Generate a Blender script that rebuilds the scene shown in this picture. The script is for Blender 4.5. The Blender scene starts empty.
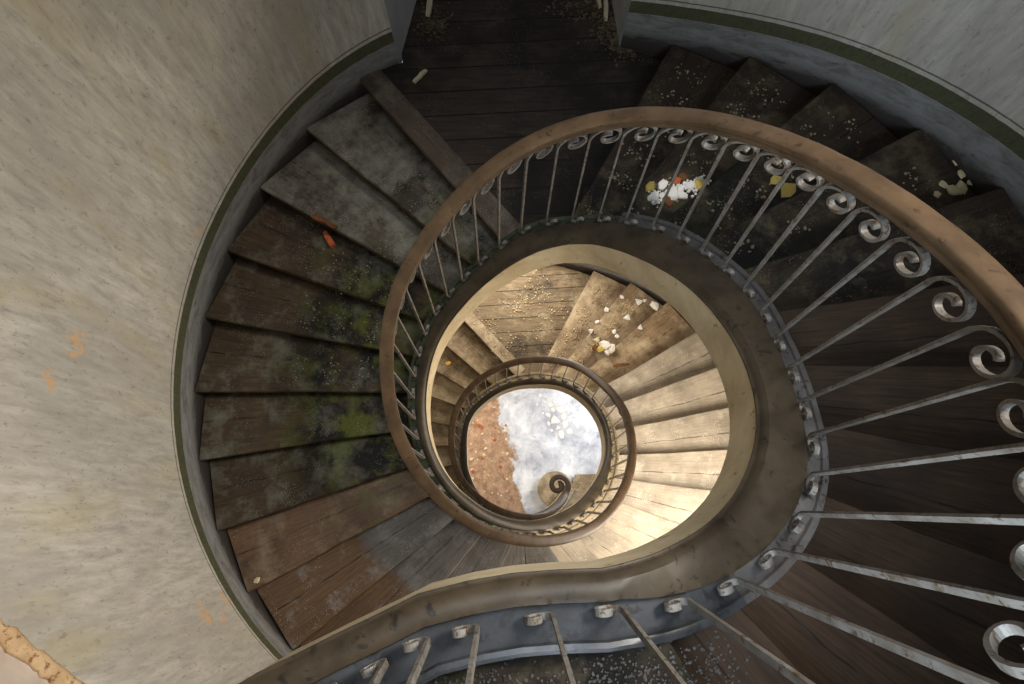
import bpy, bmesh, math, random
from mathutils import Vector, Matrix
random.seed(7)
C = bpy.context.scene.collection
S = 0.72                      # metres per unit of well radius
rad = math.radians
# ------------------------------------------------------------------ tables (units of S)
Z_A, R1, R2 = -4.17, 0.20, 0.15           # landing level, riser, riser of the last steps to the gallery
K_TOP, K_BOT = -12, 41
def zk(k): return Z_A - k*R1 if k >= 0 else Z_A - max(k, -5)*.184 - min(0, k+5)*R2
Z_F = zk(42)
H_STR, H_RAIL = 0.348, 1.33
NO = {-12:156,-11:143,-10:129.6,-9:116.4,-8:103.8,-7:92,-6:80.1,-5:68.6,-4:56.8,-3:44.4,-2:32.4,-1:21,
      0:-29.4,1:-40.5,2:-52.2,3:-63.4,4:-74.6,5:-86.6,6:-97.7,7:-109.6,8:-120.9,9:-133,10:-146.5,11:-160,
      12:-205,13:-219,14:-231.5,15:-243.8,16:-256.6,17:-268.4,18:-280,19:-291.7,20:-303.3,21:-315.3,22:-327.2,23:-338.6}
NI = {-12:168,-11:154,-10:139.5,-9:125.8,-8:110.5,-7:94.9,-6:78.4,-5:62.5,-4:48.4,-3:34.5,-2:21.5,-1:7.5,
      0:-12.1,1:-25.6,2:-39,3:-52.3,4:-66.7,5:-81.2,6:-96.4,7:-111.7,8:-126.4,9:-141.1,10:-155.6,11:-171.5,
      12:-186,13:-200,14:-215,15:-231.3,16:-245.8,17:-261.2,18:-278,19:-294.5,20:-308.5,21:-323.6,22:-338,23:-350.8}
for k in range(24, 43):
    NO[k] = NO[k-24]-360; NI[k] = NI[k-24]-360
NO[24] = -389.5; NI[24] = -366.5
RAIL_T = [0.977,1.01,1.044,1.054,1.045,1.025,0.993,0.98,0.98,0.985,1.0,1.02,1.055,1.082,1.1,1.115,1.129,1.143,1.15,1.145,1.132,1.113,1.096,1.087,1.079,1.071,1.068,1.069,1.065,1.055,1.055,1.065,1.079,1.082,1.089,1.098,1.106,1.117,1.131,1.142,1.136,1.128,1.12,1.113,1.112,1.107,1.1,1.095,1.094,1.096,1.095,1.093,1.098,1.105,1.105,1.095,1.087,1.082,1.08,1.085,1.096,1.101,1.088,1.059,1.027,0.995,0.974,0.972,0.998,1.045,1.11,1.18,1.25,1.29,1.31,1.31,1.30,1.28,1.26,1.24]
STR_T = [0.96]*13+[0.951,0.955,0.945,0.957,0.991,1.026,1.03,1.008,0.992,0.986,0.98,0.975,0.969,0.984,1.001,1.007,1.007,1.006,1.001,0.995,0.985,0.975,0.959,0.941,0.927,0.929,0.93,0.928,0.938,0.948,0.95,0.952,0.953,0.955,0.969,0.974,0.976,0.975,0.973,0.972,0.974,0.977,0.971,0.958,0.954,0.956,0.971,0.994,1.006,0.994,0.957,0.921,0.898,0.886,0.884,0.893,0.913,0.938,0.965,0.987,0.999,1.006,1.005,1.0,1.004,1.016,1.03]
def lerp_tab(x, x0, dx, T):
    f = (x-x0)/dx; i = max(0, min(len(T)-2, int(math.floor(f)))); f = max(0, min(1, f-i))
    return T[i]*(1-f)+T[i+1]*f
def r_rail(p): return lerp_tab(p, -600, 10, RAIL_T)
def r_str(p): return lerp_tab(p, -600, 10, STR_T)
_BP = [-700,-594,-85,-75,-67,-58,-50,-41,-33,-25,-16,-8,1.4,40,60,88.8,97.7,106.7,114.4,123,131.9,141.7,151.5,161.8,173.4,184.8,195.5]
_BR = [1.08,1.08,1.071,1.08,1.08,1.095,1.098,1.094,1.09,1.10,1.12,1.16,1.175,1.15,1.11,1.115,1.136,1.166,1.208,1.238,1.245,1.228,1.2,1.165,1.128,1.145,1.22]
def interp(x, xs, ys):
    if x <= xs[0]: return ys[0]
    for i in range(1, len(xs)):
        if x <= xs[i]:
            f = (x-xs[i-1])/(xs[i]-xs[i-1]); return ys[i-1]*(1-f)+ys[i]*f
    return ys[-1]
def r_base(p): return max(interp(p, _BP, _BR), r_str(p)+.085)
_ks = sorted(NI, reverse=True)
_zx = [zk(k) for k in _ks]; _ix = [NI[k] for k in _ks]; _ox = [NO[k] for k in _ks]
def _smooth(xs):
    G = {}
    for a in range(-760, 401, 4):
        w = 0; s = 0
        for d in range(-20, 21, 4):
            q = 1+math.cos(math.pi*d/22); w += q; s += q*interp(a+d, xs, _zx)
        G[a] = s/w
    return lambda p: (lambda b, f: G[b]*(1-f)+G[min(400, b+4)]*f)(*(lambda b: (b, (p-b)/4))(int(math.floor(p/4)*4)))
zs = _smooth(_ix)                 # smooth nosing line along the well
zso = _smooth(_ox)                # the same along the wall
def zup(p): return zs(p)+0.1      # upper arris of the string's face
R_W = 3.04
def W(x, y, z): return Vector((x*S, y*S, (z-Z_F)*S))
def P(r, p, z):
    a = rad(p); return W(r*math.sin(a), r*math.cos(a), z)

# ------------------------------------------------------------------ camera (solved from the photograph)
CAM = (-0.2351, -0.8028, 0.0)
Mrot = Matrix(((0.99998976, 0, -0.00452554), (-0.00121369, 0.96336667, -0.26818497), (0.00435976, 0.26818772, 0.96335681)))
FPX = 591.17
cd = bpy.data.cameras.new('camera'); cam = bpy.data.objects.new('camera', cd); C.objects.link(cam)
cd.sensor_width = 36; cd.lens = FPX/1024*36; cd.clip_start = 0.02; cd.clip_end = 100
cam.matrix_world = Matrix.Translation(W(*CAM)) @ Mrot.to_4x4()
bpy.context.scene.camera = cam

# ------------------------------------------------------------------ materials
def lin(c):
    f = lambda v: (v/255/12.92) if v/255 <= .04045 else ((v/255+.055)/1.055)**2.4
    return (f(c[0]), f(c[1]), f(c[2]), 1)
class NT:
    def __init__(s, name, rough=.8):
        s.m = bpy.data.materials.new(name); s.m.use_nodes = True; s.t = s.m.node_tree; s.n = s.t.nodes
        s.b = s.n['Principled BSDF']; s.b.inputs['Roughness'].default_value = rough
        s.b.inputs['Specular IOR Level'].default_value = .3
        tc = s.n.new('ShaderNodeTexCoord'); s.uv = tc.outputs['UV']; s.ob = tc.outputs['Object']
        s.rnd = s.n.new('ShaderNodeObjectInfo').outputs['Random']
    def link(s, a, b): s.t.links.new(a, b)
    def geo(s): return s.n.new('ShaderNodeNewGeometry').outputs['Position']
    def map(s, src, scale=(1,1,1), rand=0):
        n = s.n.new('ShaderNodeMapping'); s.link(src, n.inputs[0]); n.inputs['Scale'].default_value = scale
        if rand:
            m = s.math('MULTIPLY', s.rnd, rand); s.link(m, n.inputs['Location'])
        return n.outputs[0]
    def noise(s, vec, scale=5, detail=5, rough=.6, dist=0):
        n = s.n.new('ShaderNodeTexNoise'); s.link(vec, n.inputs['Vector'])
        n.inputs['Scale'].default_value = scale; n.inputs['Detail'].default_value = detail
        n.inputs['Roughness'].default_value = rough; n.inputs['Distortion'].default_value = dist
        return n.outputs['Fac']
    def voro(s, vec, scale=20, feature='F1', out='Distance'):
        n = s.n.new('ShaderNodeTexVoronoi'); n.feature = feature; s.link(vec, n.inputs['Vector']); n.inputs['Scale'].default_value = scale
        return n.outputs[out]
    def ramp(s, f, stops, interp='LINEAR'):
        n = s.n.new('ShaderNodeValToRGB'); r = n.color_ramp; r.interpolation = interp
        while len(r.elements) < len(stops): r.elements.new(.5)
        for e, (p, c) in zip(r.elements, stops):
            e.position = p; e.color = c if isinstance(c, tuple) else (c, c, c, 1)
        s.link(f, n.inputs[0]); return n.outputs[0]
    def mix(s, f, a, b, mode='MIX'):
        n = s.n.new('ShaderNodeMixRGB'); n.blend_type = mode
        for v, i in ((f, 0), (a, 1), (b, 2)):
            if hasattr(v, 'is_linked') or hasattr(v, 'links'): s.link(v, n.inputs[i])
            else: n.inputs[i].default_value = v
        return n.outputs[0]
    def math(s, op, a, b=0, clamp=False):
        n = s.n.new('ShaderNodeMath'); n.operation = op; n.use_clamp = clamp
        for v, i in ((a, 0), (b, 1)):
            if isinstance(v, (int, float)): n.inputs[i].default_value = v
            else: s.link(v, n.inputs[i])
        return n.outputs[0]
    def sep(s, v):
        n = s.n.new('ShaderNodeSeparateXYZ'); s.link(v, n.inputs[0]); return n.outputs
    def bump(s, h, strength=.3, dist=.01):
        n = s.n.new('ShaderNodeBump'); n.inputs['Strength'].default_value = strength; n.inputs['Distance'].default_value = dist
        s.link(h, n.inputs['Height']); s.link(n.outputs[0], s.b.inputs['Normal'])
    def done(s, col):
        if hasattr(col, 'links'): s.link(col, s.b.inputs['Base Color'])
        else: s.b.inputs['Base Color'].default_value = col
        return s.m

def mat_wood(name, light, dark, dust=None, dust_amt=.0, moss=None, moss_amt=0., moss_u=(0.0, .6), black=0., spec=.3, rough=.75, crack=.55, outer=None):
    """weathered boards; UV u runs along the grain (m), v across it (0..1 over the tread)"""
    t = NT(name, rough); t.b.inputs['Specular IOR Level'].default_value = spec
    u, v, _ = t.sep(t.uv)
    g = t.noise(t.map(t.uv, (1.2, 9, 1), 37), 4, 6, .65, .6)
    col = t.mix(t.ramp(g, [(.3, 0.), (.7, 1.)]), lin(dark), lin(light))
    big = t.noise(t.map(t.ob, (1, 1, 1), 11), 3.2, 4, .6)
    col = t.mix(t.ramp(big, [(.35, .55), (.65, 0.)]), col, lin(tuple(x*.55 for x in dark)))
    if outer:      # cool light from above painted grey on the inner part, the rest stays brown
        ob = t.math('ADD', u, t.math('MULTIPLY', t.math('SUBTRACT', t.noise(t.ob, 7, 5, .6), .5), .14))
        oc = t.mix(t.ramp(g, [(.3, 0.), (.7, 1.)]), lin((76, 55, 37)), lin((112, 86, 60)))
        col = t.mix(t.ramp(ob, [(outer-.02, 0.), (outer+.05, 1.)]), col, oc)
    h = g
    # a joint between the two boards of the tread
    wob = t.math('MULTIPLY', t.noise(t.map(t.uv, (3, 0, 0), 5), 2, 2), .10)
    dv = t.math('ABSOLUTE', t.math('SUBTRACT', t.math('ADD', v, wob), crack+.05))
    ck = t.ramp(dv, [(0, .9), (.007, .8), (.014, 0.)])
    ck = t.math('MULTIPLY', ck, t.ramp(t.noise(t.map(t.uv, (2, 0, 0), 7), 3, 3), [(.35, 0.), (.55, 1.)]))
    col = t.mix(ck, col, lin((14, 10, 8)))
    if black:
        bl = t.noise(t.map(t.ob, (1, 1, 1), 23), 2.4, 6, .65, .4)
        bm_ = t.math('MULTIPLY', t.ramp(bl, [(.52-.12*black, 0.), (.62-.1*black, .92)]), t.ramp(u, [(0, 1.), (.62, 1.), (1.05, .25)]))
        col = t.mix(bm_, col, lin((13, 12, 9)))
    if moss:
        mn = t.noise(t.map(t.ob, (1, 1, 1), 3), 5, 8, .7)
        um = t.ramp(u, [(0, .42), (max(.01, moss_u[0]), .42), (moss_u[1], 0.)])
        mm = t.math('MULTIPLY', t.ramp(mn, [(.48, 0.), (.6, 1.)]), t.math('MULTIPLY', um, 2.2*moss_amt), True)
        col = t.mix(mm, col, lin(moss))
    if dust:
        dn = t.noise(t.map(t.ob, (1, 1, 1), 51), 4.3, 8, .72)
        dm = t.ramp(dn, [(.5-.2*dust_amt, 0.), (.72-.2*dust_amt, .85)])
        col = t.mix(dm, col, lin(dust))
        sp = t.voro(t.map(t.ob, (1, 1, 1), 9), 85)
        sn = t.noise(t.ob, 6, 3)
        fl = t.math('MULTIPLY', t.ramp(sp, [(.0, 1.), (.16, 1.), (.24, 0.)]), t.ramp(sn, [(.5, 0.), (.6, .8)]))
        col = t.mix(fl, col, lin(tuple(min(255, x*1.25) for x in dust)))
    t.bump(t.mix(ck, h, (0, 0, 0, 1)), .35, .006)
    return t.done(col)

def mat_plain(name, a, b, scale=8, rough=.7, metal=0, spec=.3, bump=.2, spots=None, spot_amt=.5, stretch=(1,1,1)):
    t = NT(name, rough); t.b.inputs['Metallic'].default_value = metal; t.b.inputs['Specular IOR Level'].default_value = spec
    n = t.noise(t.map(t.ob, stretch), scale, 7, .65)
    col = t.mix(t.ramp(n, [(.35, 0.), (.65, 1.)]), lin(a), lin(b))
    if spots:
        q = t.noise(t.map(t.ob, stretch), scale*3.1, 6, .7, .5)
        col = t.mix(t.ramp(q, [(.62-.16*spot_amt, 0.), (.68-.14*spot_amt, 1.)]), col, lin(spots))
    t.bump(n, bump, .004)
    return t.done(col)

SCRAPES = [(rad(p)*R_W*S, z-zso(p), r) for p, z, r in ((-86.1, -3.70, .13), (-91, -3.55, .09), (-121.9, -4.97, .13), (-120.7, -5.35, .10), (-123.5, -5.2, .08), (-64, -4.35, .06))]
def mat_wall():
    t = NT('painted_plaster', .85)
    u, v, _ = t.sep(t.uv)
    vert = t.noise(t.map(t.uv, (9, 1.1, 1)), 3.0, 7, .68, .3)
    broad = t.noise(t.map(t.uv, (1.6, .5, 1)), 1.3, 5, .55, .2)
    col = t.mix(t.ramp(vert, [(.3, 0.), (.68, 1.)]), lin((152, 146, 136)), lin((198, 192, 180)))
    col = t.mix(t.ramp(broad, [(.38, .65), (.62, 0.)]), col, lin((156, 150, 140)))
    yel = t.noise(t.map(t.uv, (2.2, .35, 1)), 2.1, 4, .6)
    col = t.mix(t.ramp(yel, [(.52, 0.), (.7, .5)]), col, lin((170, 158, 122)))
    fl = t.noise(t.map(t.uv, (22, 7, 1)), 2.3, 5, .7, .8)
    col = t.mix(t.ramp(fl, [(.58, 0.), (.66, .5)]), col, lin((108, 100, 90)))
    tan = t.noise(t.map(t.uv, (10, 7, 1)), 1.1, 7, .75)
    col = t.mix(t.ramp(tan, [(.725, 0.), (.74, .9)]), col, lin((178, 134, 88)))
    # painted dado: line, green stripe and grey skirting follow the stair
    edge = t.math('ADD', v, t.math('MULTIPLY', t.math('SUBTRACT', t.noise(t.map(t.uv, (1, 1, 1)), 14, 4), .5), .012))
    ln = t.ramp(edge, [(0, 0.), (.349, 1.), (.362, 0.)], 'CONSTANT')
    col = t.mix(t.math('MULTIPLY', ln, .8), col, lin((58, 52, 44)))
    gr = t.ramp(edge, [(0, 0.), (.205, 1.), (.318, 0.)], 'CONSTANT')
    gcol = t.mix(t.ramp(fl, [(.45, 0.), (.7, .7)]), lin((77, 77, 55)), lin((50, 50, 38)))
    col = t.mix(gr, col, gcol)
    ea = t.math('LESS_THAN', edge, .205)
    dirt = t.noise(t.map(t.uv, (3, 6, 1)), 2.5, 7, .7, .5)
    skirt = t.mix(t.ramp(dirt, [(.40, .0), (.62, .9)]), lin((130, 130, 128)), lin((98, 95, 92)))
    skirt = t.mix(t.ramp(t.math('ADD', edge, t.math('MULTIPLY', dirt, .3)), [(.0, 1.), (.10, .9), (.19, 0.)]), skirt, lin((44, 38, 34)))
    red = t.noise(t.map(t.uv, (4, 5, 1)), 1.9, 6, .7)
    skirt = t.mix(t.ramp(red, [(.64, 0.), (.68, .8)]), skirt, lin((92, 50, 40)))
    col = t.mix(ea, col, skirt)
    for pu, pv, sz in SCRAPES:
        vm = t.n.new('ShaderNodeVectorMath'); vm.operation = 'DISTANCE'; t.link(t.uv, vm.inputs[0]); vm.inputs[1].default_value = (pu, pv, 0)
        dd = t.math('ADD', t.math('DIVIDE', vm.outputs['Value'], sz), t.math('MULTIPLY', t.math('SUBTRACT', t.noise(t.map(t.uv, (26, 12, 1)), 1.4, 5, .7), .5), 5.))
        col = t.mix(t.ramp(dd, [(0, .9), (.24, .9), (.3, 0.)]), col, lin((206, 160, 108)))
    t.bump(vert, .25, .004)
    return t.done(col)

def mat_floor():
    t = NT('ground_floor_cement', .8)
    n = t.noise(t.ob, 2.2, 8, .7, .3)
    col = t.mix(t.ramp(n, [(.38, 0.), (.62, 1.)]), lin((158, 161, 170)), lin((224, 225, 228)))
    n2 = t.noise(t.ob, 7, 6, .65)
    col = t.mix(t.ramp(n2, [(.58, 0.), (.68, .6)]), col, lin((118, 124, 138)))
    x, y, z = t.sep(t.ob)
    w = t.math('ADD', t.math('ADD', x, t.math('MULTIPLY', y, .30)), t.math('MULTIPLY', t.math('SUBTRACT', t.noise(t.ob, 1.7, 6, .6), .5), .95))
    d = t.ramp(t.math('ADD', t.math('MULTIPLY', w, .5), .5), [(.445, 1.), (.462, 0.)])
    ea = t.mix(t.ramp(t.noise(t.ob, 9, 7, .7), [(.35, 0.), (.68, 1.)]), lin((122, 92, 70)), lin((182, 152, 124)))
    ea = t.mix(t.ramp(t.noise(t.ob, 16, 4, .6), [(.64, 0.), (.68, .9)]), ea, lin((226, 214, 204)))
    col = t.mix(d, col, ea)
    t.bump(n2, .4, .01)
    return t.done(col)

M = {}
M['wall'] = mat_wall()
M['floor'] = mat_floor()
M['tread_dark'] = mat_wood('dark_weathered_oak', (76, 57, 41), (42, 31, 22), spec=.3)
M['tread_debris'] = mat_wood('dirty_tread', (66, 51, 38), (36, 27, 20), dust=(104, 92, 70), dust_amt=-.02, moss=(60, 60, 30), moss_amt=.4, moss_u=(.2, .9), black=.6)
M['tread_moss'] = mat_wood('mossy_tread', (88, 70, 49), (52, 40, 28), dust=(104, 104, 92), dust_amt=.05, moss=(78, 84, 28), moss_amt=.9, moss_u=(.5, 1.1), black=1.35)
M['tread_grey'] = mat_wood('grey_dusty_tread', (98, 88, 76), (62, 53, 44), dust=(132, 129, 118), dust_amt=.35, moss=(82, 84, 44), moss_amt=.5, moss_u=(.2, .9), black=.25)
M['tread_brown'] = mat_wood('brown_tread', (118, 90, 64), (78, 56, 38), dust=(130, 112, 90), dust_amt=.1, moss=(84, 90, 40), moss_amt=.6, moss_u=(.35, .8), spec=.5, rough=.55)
M['tread_skylit'] = mat_wood('skylit_grey_tread', (126, 120, 114), (86, 80, 75), dust=(142, 140, 138), dust_amt=-.1, spec=.4, rough=.6, outer=.62)  # grey inner colour stands for cool light down the well, painted in
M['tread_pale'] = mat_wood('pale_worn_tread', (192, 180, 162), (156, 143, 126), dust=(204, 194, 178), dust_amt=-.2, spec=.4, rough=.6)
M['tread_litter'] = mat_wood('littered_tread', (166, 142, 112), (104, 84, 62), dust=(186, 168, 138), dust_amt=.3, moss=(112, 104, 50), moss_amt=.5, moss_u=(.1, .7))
M['deck'] = None
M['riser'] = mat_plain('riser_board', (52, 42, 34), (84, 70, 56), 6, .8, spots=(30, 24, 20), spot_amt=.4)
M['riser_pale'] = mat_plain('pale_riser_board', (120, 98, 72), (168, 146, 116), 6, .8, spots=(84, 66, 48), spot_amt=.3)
M['cream'] = mat_plain('cream_plaster', (196, 176, 140), (222, 206, 172), 5, .8, spots=(120, 96, 66), spot_amt=.05)
M['string_top'] = mat_plain('string_capping', (50, 41, 29), (74, 63, 48), 7, .5, spots=(34, 28, 22), spot_amt=.25, spec=.45)
M['soffit'] = mat_plain('soffit_plaster', (150, 138, 116), (186, 172, 148), 4, .85)
M['rail'] = mat_plain('oak_handrail', (76, 59, 42), (102, 80, 58), 9, .42, spec=.4, bump=.08, spots=(56, 43, 31), spot_amt=.2)
M['iron'] = mat_plain('rusty_painted_iron', (104, 96, 86), (138, 134, 128), 16, .5, metal=0., spec=.5, spots=(84, 64, 44), spot_amt=.5)
M['flange'] = mat_plain('rusted_flat_iron', (70, 56, 42), (104, 90, 74), 20, .6, spec=.5)
M['white_chip'] = mat_plain('broken_plaster', (206, 202, 194), (236, 232, 226), 20, .85)
M['cream_chip'] = mat_plain('crumbled_paint', (176, 160, 120), (212, 198, 160), 20, .85)
M['yellow_chip'] = mat_plain('yellowed_paint', (168, 140, 62), (206, 182, 104), 20, .85)
M['brick'] = mat_plain('brick_red', (150, 74, 40), (186, 100, 58), 20, .85)
M['rot'] = mat_plain('rotten_wood', (120, 76, 44), (74, 48, 30), 20, .85, stretch=(1, 6, 1))
M['leaf'] = mat_plain('dry_leaf', (176, 122, 44), (206, 160, 70), 20, .8)
M['door'] = mat_plain('painted_reveal', (150, 150, 146), (176, 174, 168), 4, .8)
M['torn'] = mat_plain('torn_lining', (170, 136, 98), (204, 176, 138), 9, .8, spots=(130, 92, 58), spot_amt=.4)
M['bare'] = mat_plain('bare_plaster', (176, 158, 144), (198, 184, 170), 6, .9)
M['curb'] = mat_plain('painted_curb', (44, 45, 47), (66, 68, 72), 8, .35, spots=(42, 42, 44), spot_amt=.6, spec=.6)
M['curb_dark'] = mat_plain('dark_curb', (70, 66, 64), (98, 95, 94), 8, .6, spots=(44, 40, 38), spot_amt=.4)
M['curb_green'] = mat_plain('green_curb', (56, 62, 46), (80, 84, 68), 8, .6, spots=(36, 36, 28), spot_amt=.55)
M['curb_pale'] = mat_plain('pale_curb', (126, 112, 88), (160, 146, 120), 8, .6, spots=(84, 68, 48), spot_amt=.4)
M['rubble_brown'] = mat_plain('brown_litter', (58, 48, 38), (106, 91, 70), 18, .9)
M['crumb_dim'] = mat_plain('dusty_crumbs', (112, 102, 80), (150, 138, 110), 18, .9)
M['litter_pale'] = mat_plain('pale_litter', (150, 130, 98), (206, 188, 152), 18, .9)
M['lath'] = mat_plain('split_lath', (176, 160, 128), (206, 192, 164), 12, .8)

# ------------------------------------------------------------------ mesh helpers
def obj(name, verts, faces, m, parent=None, uvs=None, smooth=False, mats=None, fm=None):
    me = bpy.data.meshes.new(name); me.from_pydata([tuple(v) for v in verts], [], faces); me.update()
    if uvs:
        l = me.uv_layers.new(name='UVMap')
        for lp in me.loops: l.data[lp.index].uv = uvs[lp.vertex_index]
    for mm in (mats or [m]): me.materials.append(mm)
    if fm:
        for p, i in zip(me.polygons, fm): p.material_index = i
    if smooth:
        for p in me.polygons: p.use_smooth = True
    o = bpy.data.objects.new(name, me); C.objects.link(o)
    if parent: o.parent = parent
    return o
def tag(o, label=None, cat=None, group=None, kind=None):
    if label: o['label'] = label
    if cat: o['category'] = cat
    if group: o['group'] = group
    if kind: o['kind'] = kind
    return o
def empty(name, loc=(0, 0, 0)):
    o = bpy.data.objects.new(name, None); C.objects.link(o); o.location = loc; o.empty_display_size = .1; return o
def attach(o, root):
    """parent a mesh built in world coordinates under an Empty that stands elsewhere"""
    o.parent = root; o.matrix_parent_inverse = Matrix.Translation(-root.location); return o
def grid(rows, closed=False, flip=False):
    """rows: list of equally long vertex lists -> verts, quads"""
    n = len(rows[0]); V = [v for r in rows for v in r]; F = []
    for i in range(len(rows)-1):
        for j in range(n if closed else n-1):
            a, b, c, d = i*n+j, i*n+(j+1) % n, (i+1)*n+(j+1) % n, (i+1)*n+j
            F.append((a, d, c, b) if flip else (a, b, c, d))
    return V, F
def sweep(name, frames, prof, m, parent=None, cap=True, mats=None, fmf=None, smooth=True):
    """frames: (pos, n, up); prof: closed list of (a along n, b along up)"""
    rows = [[p+n*(a*S)+u*(b*S) for a, b in (prof if not callable(prof) else prof(i))] for i, (p, n, u) in enumerate(frames)]
    if callable(prof): prof = prof(0)
    V, F = grid(rows, True)
    fm = None
    if fmf: fm = [fmf(j) for i in range(len(rows)-1) for j in range(len(prof))]
    k = len(prof)
    if cap:
        F.append(tuple(range(k))[::-1]); F.append(tuple(range(len(V)-k, len(V))))
        if fm: fm += [0, 0]
    o = obj(name, V, F, m, parent, smooth=smooth, mats=mats, fm=fm)
    return fix(o, 40 if smooth else None)
def fix(o, angle=None):
    bm = bmesh.new(); bm.from_mesh(o.data); bmesh.ops.recalc_face_normals(bm, faces=bm.faces)
    if angle:
        for e in bm.edges:
            if len(e.link_faces) == 2 and e.calc_face_angle(0) > rad(angle): e.smooth = False
    bm.to_mesh(o.data); bm.free(); return o
UP = Vector((0, 0, 1))

# ------------------------------------------------------------------ setting: ground floor, walls
n = 72; V = [P(0, 0, Z_F)]+[P(R_W+.02, 360*i/n, Z_F) for i in range(n)]
V = [v for v in V]
F = [(0, 1+i, 1+(i+1) % n) for i in range(n)]
V2 = [v-UP*.15 for v in V]
o = obj('floor', V+V2, [f[::-1] for f in F]+[tuple(x+n+1 for x in f) for f in F]+[(1+i, 1+(i+1) % n, n+2+(i+1) % n, n+2+i) for i in range(n)], M['floor'])
fix(o); tag(o, kind='structure')

DOOR_L, DOOR_R = -22.5, 13.4
Z_TOP = 3.0
def wall_ribbon(name, p0, p1, ztop_fn, holes=(), below=.3, thick=.12):
    """the wall of the stair drum, laid in strips that follow the stair (v = height over the nosing line)"""
    lv = [-below, 0, .1, .2, .21, .3, .34, .4, .6, .9, 1.3, 1.8]
    ps = sorted(set([p0, p1]+[x for x in range(math.ceil(p0/3)*3, int(p1)+1, 3)]+[e for h in holes for e in h[:2] if p0 <= e <= p1]))
    V, U, F = [], [], []
    cols = []
    for p in ps:
        b = zso(p); t = ztop_fn(p)
        hs = [x for x in lv if b+x < t-.05]
        hs += [hs[-1]+(t-b-hs[-1])*i/4 for i in range(1, 5)]
        while len(hs) < len(lv)+4: hs.append(hs[-1])
        if b-below < Z_F: hs = [max(h_, Z_F-b) for h_ in hs]
        c = []
        for h_ in hs:
            V.append(P(R_W, p, b+h_)); U.append((rad(p)*R_W*S, h_)); c.append(len(V)-1)
        cols.append((p, hs, c))
    for (pa, ha, a), (pb, hb, b_) in zip(cols, cols[1:]):
        for i in range(len(a)-1):
            mid = (pa+pb)/2; hm = (ha[i]+ha[i+1]+hb[i]+hb[i+1])/4
            if any(h[0] <= mid <= h[1] and h[2] < hm < h[3] for h in holes): continue
            F.append((a[i], a[i+1], b_[i+1], b_[i]))
    o = obj(name, V, F, M['wall'], uvs=U, smooth=True)
    tag(o, kind='structure')
    return o
top_of = lambda p: (zso(p+360)-.3 if p+360 < 150 else Z_TOP)
wall_ribbon('wall_left', -180, DOOR_L, lambda p: Z_TOP)
wall_ribbon('wall_right', DOOR_R, 180, lambda p: Z_TOP)
wall_ribbon('wall_lower', -640, -180, lambda p: zso(p+360)-.3, holes=((-382.3, -346.8, .0, 2.6), (-258, -234, .9, 3.0)))
wall_ribbon('wall_ground', -720, -640, lambda p: zso(p+360)-.3)
# doorway above the landing: reveals and lintel wall
def slab(name, pts_xy, z0, z1, m, kind='structure'):
    k = len(pts_xy); V = [W(x, y, z0) for x, y in pts_xy]+[W(x, y, z1) for x, y in pts_xy]
    F = [tuple(range(k))[::-1], tuple(range(k, 2*k))]+[(i, (i+1) % k, k+(i+1) % k, k+i) for i in range(k)]
    return fix(tag(obj(name, V, F, m), kind=kind))
def xy(r, p): return (r*math.sin(rad(p)), r*math.cos(rad(p)))
lj = xy(R_W, DOOR_L); rj = xy(R_W, DOOR_R)
slab('trim_1', [lj, (-1.02, 3.60), (-1.02, 4.9), (-1.30, 4.9), (-1.34, 3.2)], Z_A-.06, Z_TOP, M['door'])
slab('trim_2', [rj, (1.0, 3.15), (1.0, 4.9), (.64, 4.9), (.655, 3.5)], Z_A-.05, Z_TOP, M['door'])

for nm, pp in (('trim_3', [lj, (-1.02, 3.60), (-1.02, 4.9), (-1.30, 4.9), (-1.34, 3.2)]), ('trim_4', [rj, (1.0, 3.15), (1.0, 4.9), (.64, 4.9), (.655, 3.5)])):
    slab(nm, pp, zk(24)-.06, zk(24)+3.2, M['door'])
# ------------------------------------------------------------------ stair flights
def nos(k, r, dz=0, back=0.0):
    """a point of nosing line k at fraction r (0 at the string, 1 at the wall)"""
    a = Vector(xy(r_str(NI[k])+.16, NI[k])); b = Vector(xy(R_W-.012, NO[k]))
    q = a+(b-a)*r
    d = Vector((b.y-a.y, -(b.x-a.x))).normalized()     # towards increasing phi (up the stair)
    q = q+d*back
    return q
def tread_mesh(k, m, name='tread', parent=None, over=.03, seg=6, rows=7):
    z = zk(k); th = .05
    rng = random.Random(k*7+3)
    sag = [rng.uniform(-.006, .006) for _ in range(seg+1)]
    V, U = [], []
    front = [(0.012, -th), (0.0, -th*.75), (0.0, -th*.3), (0.008, -.004), (.03, 0)]
    R = []
    for fr in range(seg+1):
        t = fr/seg; a = nos(k, t); c = nos(k-1, t)
        c = c+(c-a).normalized()*.045
        L = (c-a).length; d = (c-a).normalized(); line = []
        ulen = (nos(k, 1)-nos(k, 0)).length*S*t
        wear = -.010*math.exp(-((t-.42)/.25)**2)+sag[fr]
        for off, dz in front: line.append((a+d*(off+(abs(wear)*.8)), z+dz+wear*.6, off*.2))
        for j in range(1, rows+1):
            f = j/rows; line.append((a+d*(.03+(L-.03)*f), z+wear*(1-f)*.6, .05+.95*f))
        line.append((c, z-th, 1.0))
        R.append([(W(q.x, q.y, zz), (ulen, vv)) for q, zz, vv in line])
    n_ = len(R[0])
    V = [x[0] for r in R for x in r]; U = [x[1] for r in R for x in r]
    F = []
    for i in range(seg):
        for j in range(n_):
            F.append((i*n_+j, i*n_+(j+1) % n_, (i+1)*n_+(j+1) % n_, (i+1)*n_+j))
    F += [tuple(range(n_))[::-1], tuple(range(seg*n_, seg*n_+n_))]
    o = obj(name, V, F, m, parent, uvs=U, smooth=True)
    return fix(o, 35)
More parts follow.
